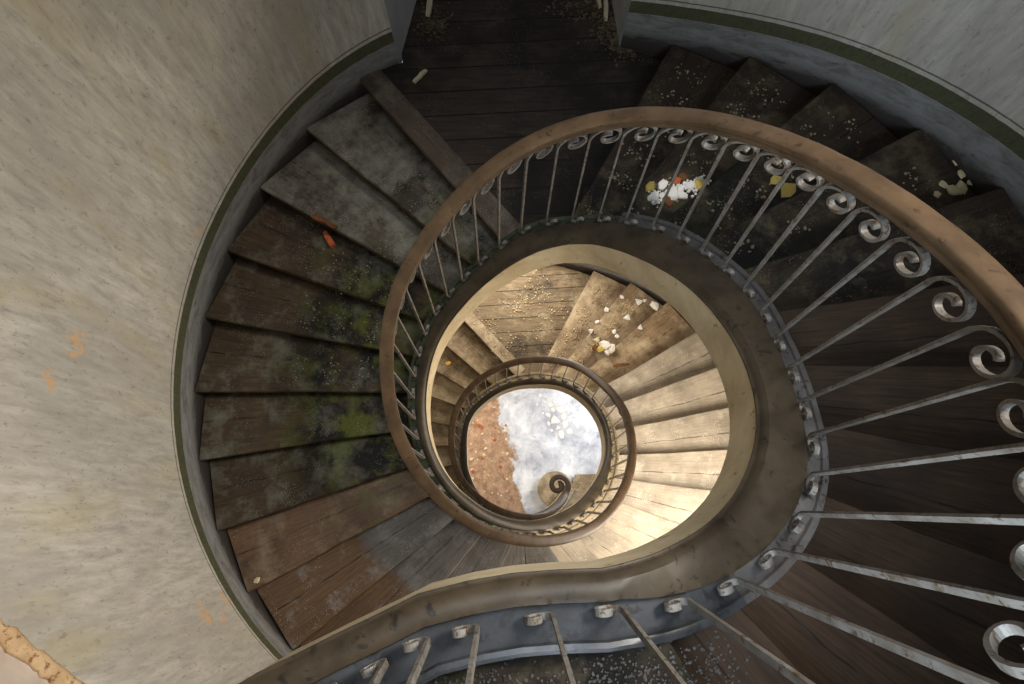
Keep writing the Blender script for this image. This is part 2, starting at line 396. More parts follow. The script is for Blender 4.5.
def riser_mesh(k, m, parent=None):
    z1 = zk(k)-.048; z0 = zk(k+1)-.01
    V = []
    for t in (0, 1):
        for bk in (.035, .06):
            q = nos(k, t, back=bk); V += [W(q.x, q.y, z0), W(q.x, q.y, z1)]
    # 0,1 front-in ; 2,3 back-in ; 4,5 front-out ; 6,7 back-out
    F = [(0, 1, 5, 4), (2, 6, 7, 3), (1, 3, 7, 5), (0, 4, 6, 2), (0, 2, 3, 1), (4, 5, 7, 6)]
    return fix(obj('riser', V, F, m, parent))
def soffit_mesh(p0, p1, parent, m):
    rows = []
    ps = [p0+(p1-p0)*i/40 for i in range(41)]
    for dz in (0, .03):
        for p in ps: pass
    top = [[P(r_str(p)+.14+(R_W-.02-r_str(p)-.14)*t, p, (zs(p)*(1-t)+zso(p)*t)-.30) for t in (0, .33, .66, 1)] for p in ps]
    bot = [[v-UP*.02 for v in r] for r in top]
    V1, F1 = grid(top); V2, F2 = grid(bot, flip=True); k = len(V1)
    F = F1+[tuple(x+k for x in f) for f in F2]
    nn = 4; L = len(ps)
    for i in range(L-1):
        F.append((i*nn, (i+1)*nn, k+(i+1)*nn, k+i*nn)); F.append((i*nn+3, k+i*nn+3, k+(i+1)*nn+3, (i+1)*nn+3))
    F.append((0, k, k+1, 1)); F.append((1, k+1, k+2, 2)); F.append((2, k+2, k+3, 3))
    e = (L-1)*nn
    F += [(e+j, e+j+1, k+e+j+1, k+e+j) for j in range(3)]
    return fix(obj('soffit', V1+V2, F, m, parent, smooth=True), 40)

def string_frames(p0, p1, step=3):
    fr = []; N = max(2, int(abs(p1-p0)/step))
    for i in range(N+1):
        p = p0+(p1-p0)*i/N
        fr.append((P(r_str(p), p, zup(p)), Vector((math.sin(rad(p)), math.cos(rad(p)), 0)), UP))
    return fr
STR_IN = [(0, -H_STR), (0, -.010), (-.006, -.007), (-.008, .0), (-.006, .008), (.002, .010), (.008, .018), (.016, .036), (.026, .042), (.034, .050)]
def str_prof(w): return STR_IN+[(max(.06, w-.045), .054), (max(.07, w-.030), .048), (max(.075, w-.026), .030), (max(.075, w-.026), -H_STR)]
def curb_prof(w, e=0): return [(max(.07, w-.035), -.22), (max(.07, w-.035), .000), (w+e+.055, .000), (w+e+.062, .012), (w+e+.078, .016), (w+e+.090, .010), (w+e+.096, -.008), (w+e+.096, -.22)]
def str_mat(j): return 0 if j in (0,) or j >= 12 else 1
flights = []
FL = [('upper', -11, -1), ('middle', 1, 23), ('lower', 25, 41)]
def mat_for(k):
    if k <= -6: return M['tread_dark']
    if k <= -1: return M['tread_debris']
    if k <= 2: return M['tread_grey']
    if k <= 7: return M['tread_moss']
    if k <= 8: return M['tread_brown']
    if k <= 12: return M['tread_skylit']
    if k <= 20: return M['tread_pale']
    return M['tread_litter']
lab = {'upper': 'topmost flight of dark worn wooden winder steps sweeping up the right side',
       'middle': 'long middle flight of winder steps, mossy on the left and pale below the cream string',
       'lower': 'lowest flight of littered winder steps going down beside the bright ground floor'}
for nm, ka, kb in FL:
    root = empty('stair_flight', P(1.8, (NO[ka]+NO[kb])/2, zk(kb+1)))
    tag(root, lab[nm], 'stairs', 'winding stair flights')
    for k in range(ka, kb+1):
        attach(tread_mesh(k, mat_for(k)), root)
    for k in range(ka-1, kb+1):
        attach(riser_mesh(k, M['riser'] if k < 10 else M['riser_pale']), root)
    attach(soffit_mesh(NI[kb]+2, NI[ka-1], None, M['soffit']), root); flights.append(root)
# the winding string (moulded curb of the well) with its gallery end
GAL = [(-0.075, -1.012), (-0.225, -1.023), (-0.368, -1.046), (-0.532, -1.085), (-0.652, -1.142), (-0.80, -1.208), (-0.909, -1.26), (-1.035, -1.318), (-1.14, -1.378), (-1.226, -1.431), (-1.45, -1.56), (-1.8, -1.77), (-2.05, -1.93), (-2.34, -2.12)]
Z_G = zk(-12)+.1
def gal_frames(pts, z):
    out = []
    for i, q in enumerate(pts):
        a = Vector(pts[max(0, i-1)]); b = Vector(pts[min(len(pts)-1, i+1)]); d = (b-a).normalized()
        nrm = Vector((d.y, -d.x, 0));
        if nrm.y > 0: nrm = -nrm
        out.append((W(q[0], q[1], z), nrm, UP))
    return out
sf = string_frames(-606, 176, 3)
# blend the string into the gallery edge at the gallery level
gf = gal_frames(GAL, Z_G)
root = empty('stair_string', P(1, -620, Z_F)); tag(root, 'cream moulded curved string winding round the open stair well', 'stair string')
sp_ = [-606+(176+606)*i/(len(sf)-1) for i in range(len(sf))]
sw = [r_base(p)-r_str(p) for p in sp_]+[.12]*len(gf)
o = sweep('string_board', sf+gf, lambda i: str_prof(sw[i]), M['cream'], mats=[M['cream'], M['string_top']], fmf=str_mat)
attach(o, root)

# ------------------------------------------------------------------ landings
def deck_mat(name, light, dark, dust, amt, black):
    t = NT(name, .8)
    x, y, _ = t.sep(t.uv)
    v = t.math('ADD', y, t.math('MULTIPLY', x, -.06))
    pl = t.math('MULTIPLY', v, 1/.168)
    idx = t.math('FLOOR', pl); fr = t.math('FRACT', pl)
    cb = t.n.new('ShaderNodeCombineXYZ'); t.link(t.math('ADD', t.math('MULTIPLY', x, 1.3), t.math('MULTIPLY', idx, 7.3)), cb.inputs[0]); t.link(t.math('MULTIPLY', y, 9), cb.inputs[1])
    g = t.noise(cb.outputs[0], 4, 6, .65, .5)
    col = t.mix(t.ramp(g, [(.3, 0.), (.7, 1.)]), lin(dark), lin(light))
    wn = t.n.new('ShaderNodeTexWhiteNoise'); wn.noise_dimensions = '1D'; t.link(idx, wn.inputs['W'])
    col = t.mix(t.math('MULTIPLY', wn.outputs['Value'], .45), col, lin(tuple(c*.6 for c in dark)))
    gap = t.ramp(t.math('ABSOLUTE', t.math('SUBTRACT', fr, .5)), [(.465, 0.), (.484, 1.)])
    col = t.mix(gap, col, lin((12, 9, 8)))
    bl = t.noise(t.ob, 1.6, 6, .65)
    col = t.mix(t.ramp(bl, [(.50-.1*black, 0.), (.66-.1*black, .85)]), col, lin((20, 17, 14)))
    dn = t.noise(t.ob, 5.5, 8, .75)
    col = t.mix(t.ramp(dn, [(.60-.2*amt, 0.), (.78-.2*amt, .8)]), col, lin(dust))
    sp = t.voro(t.ob, 75)
    fl = t.math('MULTIPLY', t.ramp(sp, [(0, 1.), (.15, 1.), (.22, 0.)]), t.ramp(t.noise(t.ob, 5, 3), [(.5, 0.), (.6, .8)]))
    col = t.mix(fl, col, lin(tuple(min(255, c*1.2) for c in dust)))
    t.bump(t.mix(gap, g, (0, 0, 0, 1)), .4, .006)
    return t.done(col)
M['deck'] = deck_mat('dark_deck_boards', (74, 61, 50), (42, 33, 26), (90, 80, 66), .05, .6)
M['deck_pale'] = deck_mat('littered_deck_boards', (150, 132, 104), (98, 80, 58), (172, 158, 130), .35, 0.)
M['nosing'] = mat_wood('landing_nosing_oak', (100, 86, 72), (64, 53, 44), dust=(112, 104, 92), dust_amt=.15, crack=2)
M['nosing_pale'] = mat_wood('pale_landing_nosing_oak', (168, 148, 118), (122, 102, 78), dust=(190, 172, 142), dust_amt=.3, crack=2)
def landing(k, label, deckm, nosm, outer, door):
    z = zk(k)
    root = empty('stair_landing', P(2.2, (NO[k]+NO[k-1])/2, z-.06)); tag(root, label, 'landing', 'stair landings')
    # nosing board
    bw = .19; V, U = [], []
    R = []
    seg = 5
    for i in range(seg+1):
        t = i/seg; a = nos(k, t); b = nos(k, t, back=bw)
        ul = (nos(k, 1)-nos(k, 0)).length*S*t
        a2 = nos(k, t, back=.01)
        R.append([(W(a2.x, a2.y, z-.06), (ul, 0)), (W(a.x, a.y, z-.04), (ul, .02)), (W(a.x, a.y, z-.012), (ul, .05)), (W(a2.x, a2.y, z), (ul, .1)), (W(b.x, b.y, z), (ul, 1)), (W(b.x, b.y, z-.06), (ul, 1))])
    n_ = 6; V = [x[0] for r in R for x in r]; U = [x[1] for r in R for x in r]; F = []
    for i in range(seg):
        for j in range(n_): F.append((i*n_+j, i*n_+(j+1) % n_, (i+1)*n_+(j+1) % n_, (i+1)*n_+j))
    F += [tuple(range(n_))[::-1], tuple(range(seg*n_, seg*n_+n_))]
    attach(fix(obj('nosing_board', V, F, nosm, uvs=U), 30), root)
    # deck
    rows = 12; segr = 6; R = []
    for i in range(rows+1):
        f = i/rows; line = []
        for j in range(segr+1):
            t = j/segr
            a = nos(k, t, back=.03); b = nos(k-1, t, back=.05)
            pin = NI[k]+(NI[k-1]-NI[k])*f; po = NO[k]+(NO[k-1]-NO[k])*f
            q = a+(b-a)*f
            if 0 < i < rows:      # follow the round of well and wall between the two ends
                qi = Vector(xy(r_str(pin)+.15, pin)); qo = Vector(xy(R_W-.012, po))
                a0 = nos(k, 0, back=.03); b0 = nos(k-1, 0, back=.05); a1 = nos(k, 1, back=.03); b1 = nos(k-1, 1, back=.05)
                q = q+(qi-(a0+(b0-a0)*f))*(1-t)+(qo-(a1+(b1-a1)*f))*t
            line.append(q)
        R.append(line)
    V = [W(q.x, q.y, z-.006) for l in R for q in l]; U = [(q.x*S, q.y*S) for l in R for q in l]
    nV = len(V); V += [v-UP*.06*S for v in V]; U = U+U
    F = []
    m_ = segr+1
    for i in range(rows):
        for j in range(segr):
            a, b, c, d = i*m_+j, i*m_+j+1, (i+1)*m_+j+1, (i+1)*m_+j
            F += [(a, b, c, d), (a+nV, d+nV, c+nV, b+nV)]
    bd = [(i*m_, (i+1)*m_) for i in range(rows)]+[(i*m_+segr, (i+1)*m_+segr) for i in range(rows)]+[(j, j+1) for j in range(segr)]+[(rows*m_+j, rows*m_+j+1) for j in range(segr)]
    F += [(a, b, b+nV, a+nV) for a, b in bd]
    attach(fix(obj('deck', V, F, deckm, uvs=U)), root)
    if door:
        pts = [xy(R_W-.012, p) for p in (DOOR_L+.5, -16, -10, -4, 2, 8, DOOR_R-.5)]+[(.80, 3.3), (.80, 4.9), (-1.2, 4.9), (-1.2, 3.3)]
        kk = len(pts); V = [W(x, y, z-.006) for x, y in pts]+[W(x, y, z-.06) for x, y in pts]
        U = [(x*S, y*S) for x, y in pts]*2
        F = [tuple(range(kk)), tuple(range(kk, 2*kk))[::-1]]+[(i, (i+1) % kk, kk+(i+1) % kk, kk+i) for i in range(kk)]
        attach(fix(obj('door_sill', V, F, deckm, uvs=U)), root)
    # soffit under the landing
    top = [[P(r_str(NI[k]+(NI[k-1]-NI[k])*f)+.14, NI[k]+(NI[k-1]-NI[k])*f, z-.33), P(R_W-.02, NO[k]+(NO[k-1]-NO[k])*f, z-.33)] for f in [i/10 for i in range(11)]]
    V1, F1 = grid(top); q = len(V1)
    V = V1+[v-UP*.015 for v in V1]; F = F1+[tuple(x+q for x in f)[::-1] for f in F1]
    F += [(2*i, 2*i+2, q+2*i+2, q+2*i) for i in range(10)]+[(2*i+1, q+2*i+1, q+2*i+3, 2*i+3) for i in range(10)]+[(0, q, q+1, 1), (20, 21, q+21, q+20)]
    attach(fix(obj('soffit', V, F, M['soffit'])), root)
    return root
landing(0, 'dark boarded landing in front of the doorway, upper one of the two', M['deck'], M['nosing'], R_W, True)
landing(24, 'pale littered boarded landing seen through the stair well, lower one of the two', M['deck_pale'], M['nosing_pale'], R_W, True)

# gallery floor beside the camera
gp = [(x, y-.16) for x, y in GAL[2:]]
pts = [xy(r_str(p)+.16, p) for p in (168, 174, 180)]+gp+[xy(R_W-.012, p) for p in range(222, 155, -6)]
k = len(pts); zg = zk(-12)
V = [W(x, y, zg) for x, y in pts]+[W(x, y, zg-.25) for x, y in pts]
F = [tuple(range(k)), tuple(range(k, 2*k))[::-1]]+[(i, (i+1) % k, k+(i+1) % k, k+i) for i in range(k)]
o = obj('floor_upper', V, F, M['tread_debris'], uvs=[(v.x, v.y) for v in V]); fix(o); tag(o, kind='structure')


# curb of the gallery edge, outside the bars
ia = next(i for i, p in enumerate(sp_) if p > 25); ib = next(i for i, p in enumerate(sp_) if p > 150); ic = next(i for i, p in enumerate(sp_) if p > -160)
o = sweep('string_curb', sf[ib:]+gf, lambda i: curb_prof(sw[ib+i], min(1, i/7)*.035), M['curb']); attach(o, root); o['label'] = 'grey painted curb of the gallery edge'
o = sweep('string_curb', sf[ia:ib+1], lambda i: curb_prof(sw[ia+i]), M['curb_dark']); attach(o, root)
o = sweep('string_curb', sf[ic:ia+1], lambda i: curb_prof(sw[ic+i]-.035), M['curb_green']); attach(o, root); o['label'] = 'green painted curb along the mossy steps'
o = sweep('string_curb', sf[:ic+1], lambda i: curb_prof(sw[i]-.02), M['curb_pale']); attach(o, root)

# ------------------------------------------------------------------ debris
def chip_mesh(name, seed, flat=.45):
    rng = random.Random(seed); bm = bmesh.new(); n_ = rng.randint(5, 8)
    ang = sorted(rng.uniform(0, 6.283) for _ in range(n_)); ang = [6.283*(i+.5*rng.random())/n_ for i in range(n_)]
    rr = [rng.uniform(.55, 1.1) for _ in ang]; sk = (rng.uniform(-.15, .15), rng.uniform(-.15, .15))
    lay = []
    for z_, k_ in ((0, 1.), (flat*.55, .97), (flat, .72)):
        lay.append([bm.verts.new((r*k_*math.cos(a)*rng.uniform(.94, 1.05)+sk[0]*z_, r*k_*math.sin(a)*rng.uniform(.94, 1.05)+sk[1]*z_, z_*(1 if z_ == 0 else rng.uniform(.7, 1.25)))) for a, r in zip(ang, rr)])
    for A, B in zip(lay, lay[1:]):
        for i in range(n_): bm.faces.new((A[i], A[(i+1) % n_], B[(i+1) % n_], B[i]))
    bm.faces.new(lay[0][::-1]); c = bm.verts.new((sk[0], sk[1], flat*rng.uniform(.9, 1.3)))
    for i in range(n_): bm.faces.new((lay[-1][i], lay[-1][(i+1) % n_], c))
    bmesh.ops.recalc_face_normals(bm, faces=bm.faces)
    me = bpy.data.meshes.new(name); bm.to_mesh(me); bm.free(); return me
CH = {}
def chip(name, x, y, z, size, m, label, cat, group=None, rot=None, seed=None, flat=.45, asp=1.):
    rng = random.Random(hash((round(x*1000), round(y*1000))) & 0xffff)
    sd = (seed if seed is not None else rng.randrange(6)); key = (sd, m.name, flat)
    if key not in CH:
        CH[key] = chip_mesh(name, sd, flat); CH[key].materials.append(m)
    o = bpy.data.objects.new(name, CH[key]); C.objects.link(o)
    o.location = W(x, y, z+.001); o.scale = (size*S*asp, size*S/asp**.5, size*S)
    o.rotation_euler = (0, 0, rng.uniform(0, 6.3) if rot is None else rot)
    return tag(o, label, cat, group)
FLZ = Z_F
shards = [(.43,1.51,.06),(.64,1.29,.09),(.85,1.19,.14),(.59,1.08,.08),(.74,.97,.15),(.95,.87,.12),(1.05,.72,.10),(.70,1.18,.07),(.92,1.04,.11),(.80,.80,.07),(.60,.90,.06),(1.12,.95,.08),(.52,1.36,.05),(1.0,1.20,.09),(.75,1.36,.07),(.86,.66,.12),(.66,.74,.05),(1.2,.84,.06),(.48,1.12,.04),(.36,1.30,.04)]
for x, y, r in shards:
    chip('plaster_shard', x*1.0, y*1.0, FLZ, r*.85, M['white_chip'], 'white broken plaster shard in the scatter on the pale ground floor', 'plaster shard', 'plaster shards on the ground floor', flat=.25)
rng = random.Random(5)
for i in range(26):
    x, y = rng.uniform(-1.05, -.25), rng.uniform(-.55, .95)
    chip('rubble_piece', x, y, FLZ, rng.uniform(.02, .05), M['cream_chip'] if i % 3 else M['brick'], 'small rubble piece lying in the brown dirt of the ground floor' if i % 3 else 'small reddish rubble piece in the brown dirt of the ground floor', 'rubble', 'pale rubble in the dirt' if i % 3 else 'reddish rubble in the dirt')
def stick(name, x, y, z, L, w_, h_, rot, m, label, cat, group=None):
    bm = bmesh.new(); rg = random.Random(int(x*1000)); n_ = 6
    rows = []
    for i in range(n_+1):
        f = i/n_; ww = w_*(1-.35*abs(2*f-1)**3)*rg.uniform(.85, 1.1); xx = (f-.5)*L; hh = h_*rg.uniform(.8, 1.1); o_ = rg.uniform(-.1, .1)*w_
        rows.append([Vector((xx, o_-ww/2, 0))*S, Vector((xx, o_+ww/2, 0))*S, Vector((xx+.01*rg.uniform(-1, 1), o_+ww/2.4, hh))*S, Vector((xx, o_-ww/2.3, hh))*S])
    V, F = grid(rows, True); k = len(V); F += [(0, 1, 2, 3), (k-4, k-1, k-2, k-3)]
    o = fix(obj(name, V, F, m)); o.location = W(x, y, z+.001); o.rotation_euler = (0, 0, rot)
    return tag(o, label, cat, group)
stick('wood_splinter', -1.80, 1.527, zk(2), .24, .055, .03, -.45, M['rot'], 'brown rotten wood splinter lying above the orange brick piece on the left steps', 'wood splinter')
stick('brick_fragment', -1.81, 1.45, zk(3), .15, .06, .05, -1.05, M['brick'], 'orange brick fragment lying on the dark left step', 'brick')
stick('splintered_lath', -.925, 3.40, zk(0), .26, .05, .02, 1.5, M['lath'], 'pale split lath lying at the left side of the doorway', 'wood lath')
stick('splintered_lath', .60, 3.40, zk(0), .34, .04, .03, 1.55, M['lath'], 'long pale split lath standing out of the litter at the right doorway jamb', 'wood lath')
stick('splintered_lath', .53, 3.50, zk(0), .28, .035, .03, 1.75, M['lath'], 'thin pale split lath left of the long one by the right doorway jamb', 'wood lath')
stick('splintered_lath', -.98, 2.66, zk(0), .16, .04, .02, .9, M['lath'], 'short lath on the dark landing near the left wall corner', 'wood lath')
stick('rusty_bracket', 1.35, 1.13, zk(20), .22, .045, .03, .15, M['rot'], 'dark rusty flat bar lying on a pale lower step beside the bright rubble', 'bracket')
for x, y, r in ((1.68, 1.28, .075), (1.80, 1.20, .06), (1.60, 1.36, .05), (1.74, 1.12, .045), (1.86, 1.29, .04)):
    chip('paint_flake', x, y, zk(-3), r, M['yellow_chip'], 'yellowish paint flake on the dark step seen between the bars', 'paint flake', 'yellow paint flakes between the bars', flat=.12)
for x, y, r in ((2.72, 1.20, .05), (2.74, 1.30, .04), (2.66, 1.18, .055), (2.60, 1.22, .03), (2.72, 1.38, .03), (2.55, 1.15, .03), (2.78, 1.24, .03)):
    chip('paint_flake', x, y, zk(-4), r, M['cream_chip'], 'cream paint flake in the wall corner of the right dark step', 'paint flake', 'cream flakes in the step corner', flat=.25)
for x, y, k_, r in ((1.75, 2.22, 22, .07), (1.95, 2.08, 21, .09), (1.5, 2.3, 22, .04), (1.52, 1.9, 21, .06), (1.7, 1.75, 21, .05), (1.35, 1.75, 22, .05), (1.25, 2.1, 22, .05), (1.1, 1.9, 22, .04), (1.0, 1.75, 22, .05), (1.85, 2.25, 22, .04), (1.35, 1.62, 21, .04)):
    chip('plaster_chip', x, y, zk(k_), r, M['white_chip'], 'pale plaster chip on the littered lower steps beside the lower landing', 'plaster chip', 'plaster chips on the lower steps', flat=.4)
for x, y, r, mm in ((1.17, 1.48, .10, 'white_chip'), (1.26, 1.42, .08, 'white_chip'), (1.10, 1.42, .07, 'yellow_chip'), (1.05, 1.55, .06, 'cream_chip'), (1.2, 1.36, .06, 'white_chip'), (1.02, 1.44, .05, 'rot')):
    chip('rubble_lump', x, y, zk(21), r, M[mm], {'white_chip': 'white sunlit plaster lump in the heap on the lower step', 'yellow_chip': 'yellow lump in the heap on the lower step', 'cream_chip': 'cream lump at the back of the heap on the lower step', 'rot': 'dark brown lump in the heap on the lower step'}[mm], 'rubble', 'sunlit white lumps in the heap' if mm == 'white_chip' else None, flat=.7)
chip('dry_leaf', -1.212, 1.403, zk(25), .05, M['leaf'], 'single yellow leaf on the pale step below the lower landing', 'leaf', flat=.08)
HB = [(.80, 1.34, .05, 'white_chip'), (.93, 1.37, .07, 'white_chip'), (1.06, 1.42, .05, 'white_chip'), (.87, 1.43, .05, 'white_chip'), (1.0, 1.35, .05, 'white_chip'), (1.14, 1.44, .055, 'yellow_chip'), (.78, 1.42, .05, 'yellow_chip'), (.97, 1.46, .045, 'brick'), (1.02, 1.50, .04, 'rot'), (.90, 1.30, .045, 'rot')]
for x, y, r, mm in HB:
    l = {'white_chip': 'white sunlit plaster lump on the dark step behind the bars', 'brick': 'small orange brick lump in the sunlit rubble behind the bars', 'rot': 'dark brown lump at the rim of the sunlit rubble behind the bars'}.get(mm)
    if mm == 'yellow_chip': l = 'yellow lump at the right end of the sunlit rubble behind the bars' if x > 1 else 'yellow lump at the left end of the sunlit rubble behind the bars'
    chip('rubble_lump', x, y, zk(-2), r, M[mm], l, 'rubble', {'white_chip': 'sunlit white lumps behind the bars', 'rot': 'dark lumps behind the bars'}.get(mm), flat=.35)
chip('plaster_chip', -2.53, -1.443, zk(8), .035, M['cream_chip'], 'single pale chip near the wall on a brown left step', 'plaster chip')
def crumbs(name, spots, count, size, m, label, cat, seed=1):
    """fine litter nobody could count: one object"""
    rg = random.Random(seed); V, F = [], []
    for i in range(count):
        x, y, z, sp = rg.choice(spots); a = rg.uniform(0, 6.283); d = sp*math.sqrt(rg.random())*abs(rg.gauss(.7, .3))
        c = W(x+d*math.cos(a), y+d*math.sin(a), z+.002); r = size*S*rg.uniform(.4, 1.3); b = len(V); q = rg.uniform(0, 6.3); hgt = r*rg.uniform(.3, .8)
        pr = [r*rg.uniform(.6, 1.2) for _ in range(5)]
        for j in range(5): V.append(c+Vector((pr[j]*math.cos(q+j*1.257), pr[j]*math.sin(q+j*1.257), 0)))
        for j in range(5): V.append(c+Vector((pr[j]*.7*math.cos(q+j*1.257), pr[j]*.7*math.sin(q+j*1.257), hgt*rg.uniform(.6, 1.2))))
        F.append((b+5, b+6, b+7, b+8, b+9)); F += [(b+j, b+(j+1) % 5, b+5+(j+1) % 5, b+5+j) for j in range(5)]
    return tag(obj(name, V, F, m), label, cat, None, 'stuff')
def on(k, f, t, sp):
    a = nos(k, t); b = nos(k-1, t); q = a+(b-a)*f; return (q.x, q.y, zk(k), sp)
crumbs('paint_crumbs', [on(k, f, t, .12) for k in (-1, -2, -3) for f in (.35, .6) for t in (.12, .3, .45, .6, .75, .88)]+[on(-4, .5, t, .12) for t in (.2, .4, .7, .85)], 520, .010, M['crumb_dim'], 'fine pale paint crumbs strewn over the dark steps right of the upper landing', 'litter', 3)
crumbs('litter_heap', [(.62, 3.15, Z_A, .25), (.55, 3.4, Z_A, .3), (.74, 2.98, Z_A, .16), (.3, 3.5, Z_A, .3), (-.9, 3.2, Z_A, .2)], 1300, .012, M['rubble_brown'], 'brown crumbly litter heaped at the right jamb of the doorway', 'litter', 4)
crumbs('landing_litter', [(x, y, zk(24), .3) for x, y in ((-.6, 2.0), (-.1, 2.3), (.3, 1.9), (.2, 2.6), (.5, 2.2), (-.2, 1.6))]+[on(23, .5, t, .2) for t in (.2, .4, .6, .8)]+[on(22, .4, t, .15) for t in (.2, .4, .6, .8)], 800, .013, M['litter_pale'], 'fine pale litter strewn over the lower landing and the steps beside it', 'litter', 6)
crumbs('moss_crumbs', [on(k, f, t, .13) for k in (1, 2, 3, 4, 5) for f in (.3, .6) for t in (.25, .4, .55)], 420, .007, M['crumb_dim'], 'tiny grey crumbs strewn over the mossy left steps', 'litter', 8)
crumbs('gallery_litter', [(-.5+.12*i, -1.42+.02*abs(i-3), zk(-12), .13) for i in range(9)], 900, .006, M['curb_dark'], 'dark grit along the curb at the gallery edge', 'litter', 9)

crumbs('sunlit_crumbs', [(.80+.05*i, 1.32+.018*i, zk(-2), .075) for i in range(8)], 260, .013, M['white_chip'], 'white plaster crumbs around the sunlit rubble on the dark step behind the bars', 'litter', 12)
# torn wall lining at the lower left, curling off the bare plaster
def on_wall(p, z, off): return P(R_W-off, p, z)
edge_pts = [(-110., -2.95), (-113.5, -3.05), (-116.8, -3.15), (-118.3, -3.24), (-120.8, -3.35), (-122.6, -3.43), (-124.5, -3.50), (-128, -3.62), (-132, -3.74)]
ep = []
for (p0_, z0_), (p1_, z1_) in zip(edge_pts, edge_pts[1:]):
    for i in range(4): ep.append((p0_+(p1_-p0_)*i/4+random.uniform(-.25, .25), z0_+(z1_-z0_)*i/4+random.uniform(-.012, .012)))
rows = []
for p_, z_ in ep:
    line = []; w_ = random.uniform(.85, 1.15)
    for j in range(9):
        f = j/8; a_ = f*math.pi*1.1
        line.append(on_wall(p_, z_-.015+.075*w_*(1-math.cos(a_))*.5+.06*f, .004+.055*w_*math.sin(a_)*.9+.012*f))
    rows.append(line)
V, F = grid(rows); o = obj('torn_lining', V, F, M['torn'], smooth=True)
md = o.modifiers.new('thick', 'SOLIDIFY'); md.thickness = .003
lin_o = o; tag(lin_o, 'tan torn wall lining curling off the left wall in the bottom left corner', 'torn lining')
rows = [[on_wall(p_, z_+dz, .003) for dz in (0, .12, .3, .6, 1.0)] for p_, z_ in ep]
V, F = grid(rows); V2 = [v+(v-W(0, 0, 0)).normalized()*0 for v in V]
o = obj('bare_plaster', V, F, M['bare'], smooth=True); o.parent = lin_o; o['label'] = 'bare pinkish plaster behind the torn edge'
# curtail end of the first step, round the foot of the rail
cx, cy = .70, -.46
k = 28; V = []
for zz_, r_ in ((Z_F, .33), (zk(41)-.05, .33), (zk(41)-.04, .36), (zk(41)-.008, .36), (zk(41), .345)):
    V += [W(cx+r_*math.cos(6.2832*i/k), cy+r_*math.sin(6.2832*i/k), zz_) for i in range(k)]
F = [(a_*k+i, a_*k+(i+1) % k, (a_+1)*k+(i+1) % k, (a_+1)*k+i) for a_ in range(4) for i in range(k)]+[tuple(range(4*k, 5*k)), tuple(range(k))[::-1]]
o = fix(obj('curtail', V, F, M['nosing_pale'], uvs=[(v.x, v.y) for v in V]), 40); attach(o, flights[-1])

# ------------------------------------------------------------------ balustrade
def rail_frames():
    fr = []
    # volute at the foot: spiral in plan
    z_end = zs(-590)+.1+H_RAIL
    path = []
    p = -594
    while p <= 184:
        path.append((Vector(xy(r_rail(p)-.045, p)), zup(p)+H_RAIL)); p += 3
    # gallery part, level, set back over the gallery edge
    for q in GAL[3:]:
        path.append((Vector((q[0]+.05, q[1]-.22)), Z_G+H_RAIL))
    # spiral, going down the stair from the first point and curling into the well
    a = path[0][0]; b = path[1][0]; hd = (a-b).normalized()
    ang = math.atan2(hd.y, hd.x); q = a.copy(); zz = path[0][1]
    sp = []; R0 = .15; tot = rad(500); N = 60
    for i in range(N):
        f = i/N; rr = R0*(1-f)**1.15+.035
        da = tot/N; q = q+Vector((math.cos(ang), math.sin(ang)))*rr*da; ang += da
        zz = zz-.0006
        sp.append((q.copy(), zz))
    path = sp[::-1]+path
    for i, (q, z) in enumerate(path):
        a = path[max(0, i-1)][0]; b = path[min(len(path)-1, i+1)][0]; d = (b-a).normalized()
        fr.append((W(q.x, q.y, z), Vector((-d.y, d.x, 0)), UP))
    return fr
RAIL_PROF = [(-.046, -.014), (-.044, -.004), (-.036, .003), (-.015, .006), (.015, .006), (.036, .003), (.044, -.004), (.046, -.014), (.044, -.022), (.038, -.026), (.036, -.036), (.041, -.044), (.041, -.056), (.032, -.068), (.022, -.074), (-.022, -.074), (-.032, -.068), (-.041, -.056), (-.041, -.044), (-.036, -.036), (-.038, -.026), (-.044, -.022)]
bal = empty('balustrade', P(1.05, -595, Z_F)); tag(bal, 'spiral iron balustrade with scrolled bars under a brown wooden handrail', 'balustrade')
hr = sweep('handrail', rail_frames(), RAIL_PROF, M['rail']); attach(hr, bal)
# flat iron core bar under the handrail
fr = []
p = -586
while p <= 184:
    q = xy(r_rail(p)-.045, p); fr.append((W(q[0], q[1], zup(p)+H_RAIL-.074), Vector((math.sin(rad(p)), math.cos(rad(p)), 0)), UP)); p += 3
attach(sweep('core_bar', fr, [(-.017, 0), (.017, 0), (.017, -.012), (-.017, -.012)], M['flange'], smooth=False), bal)

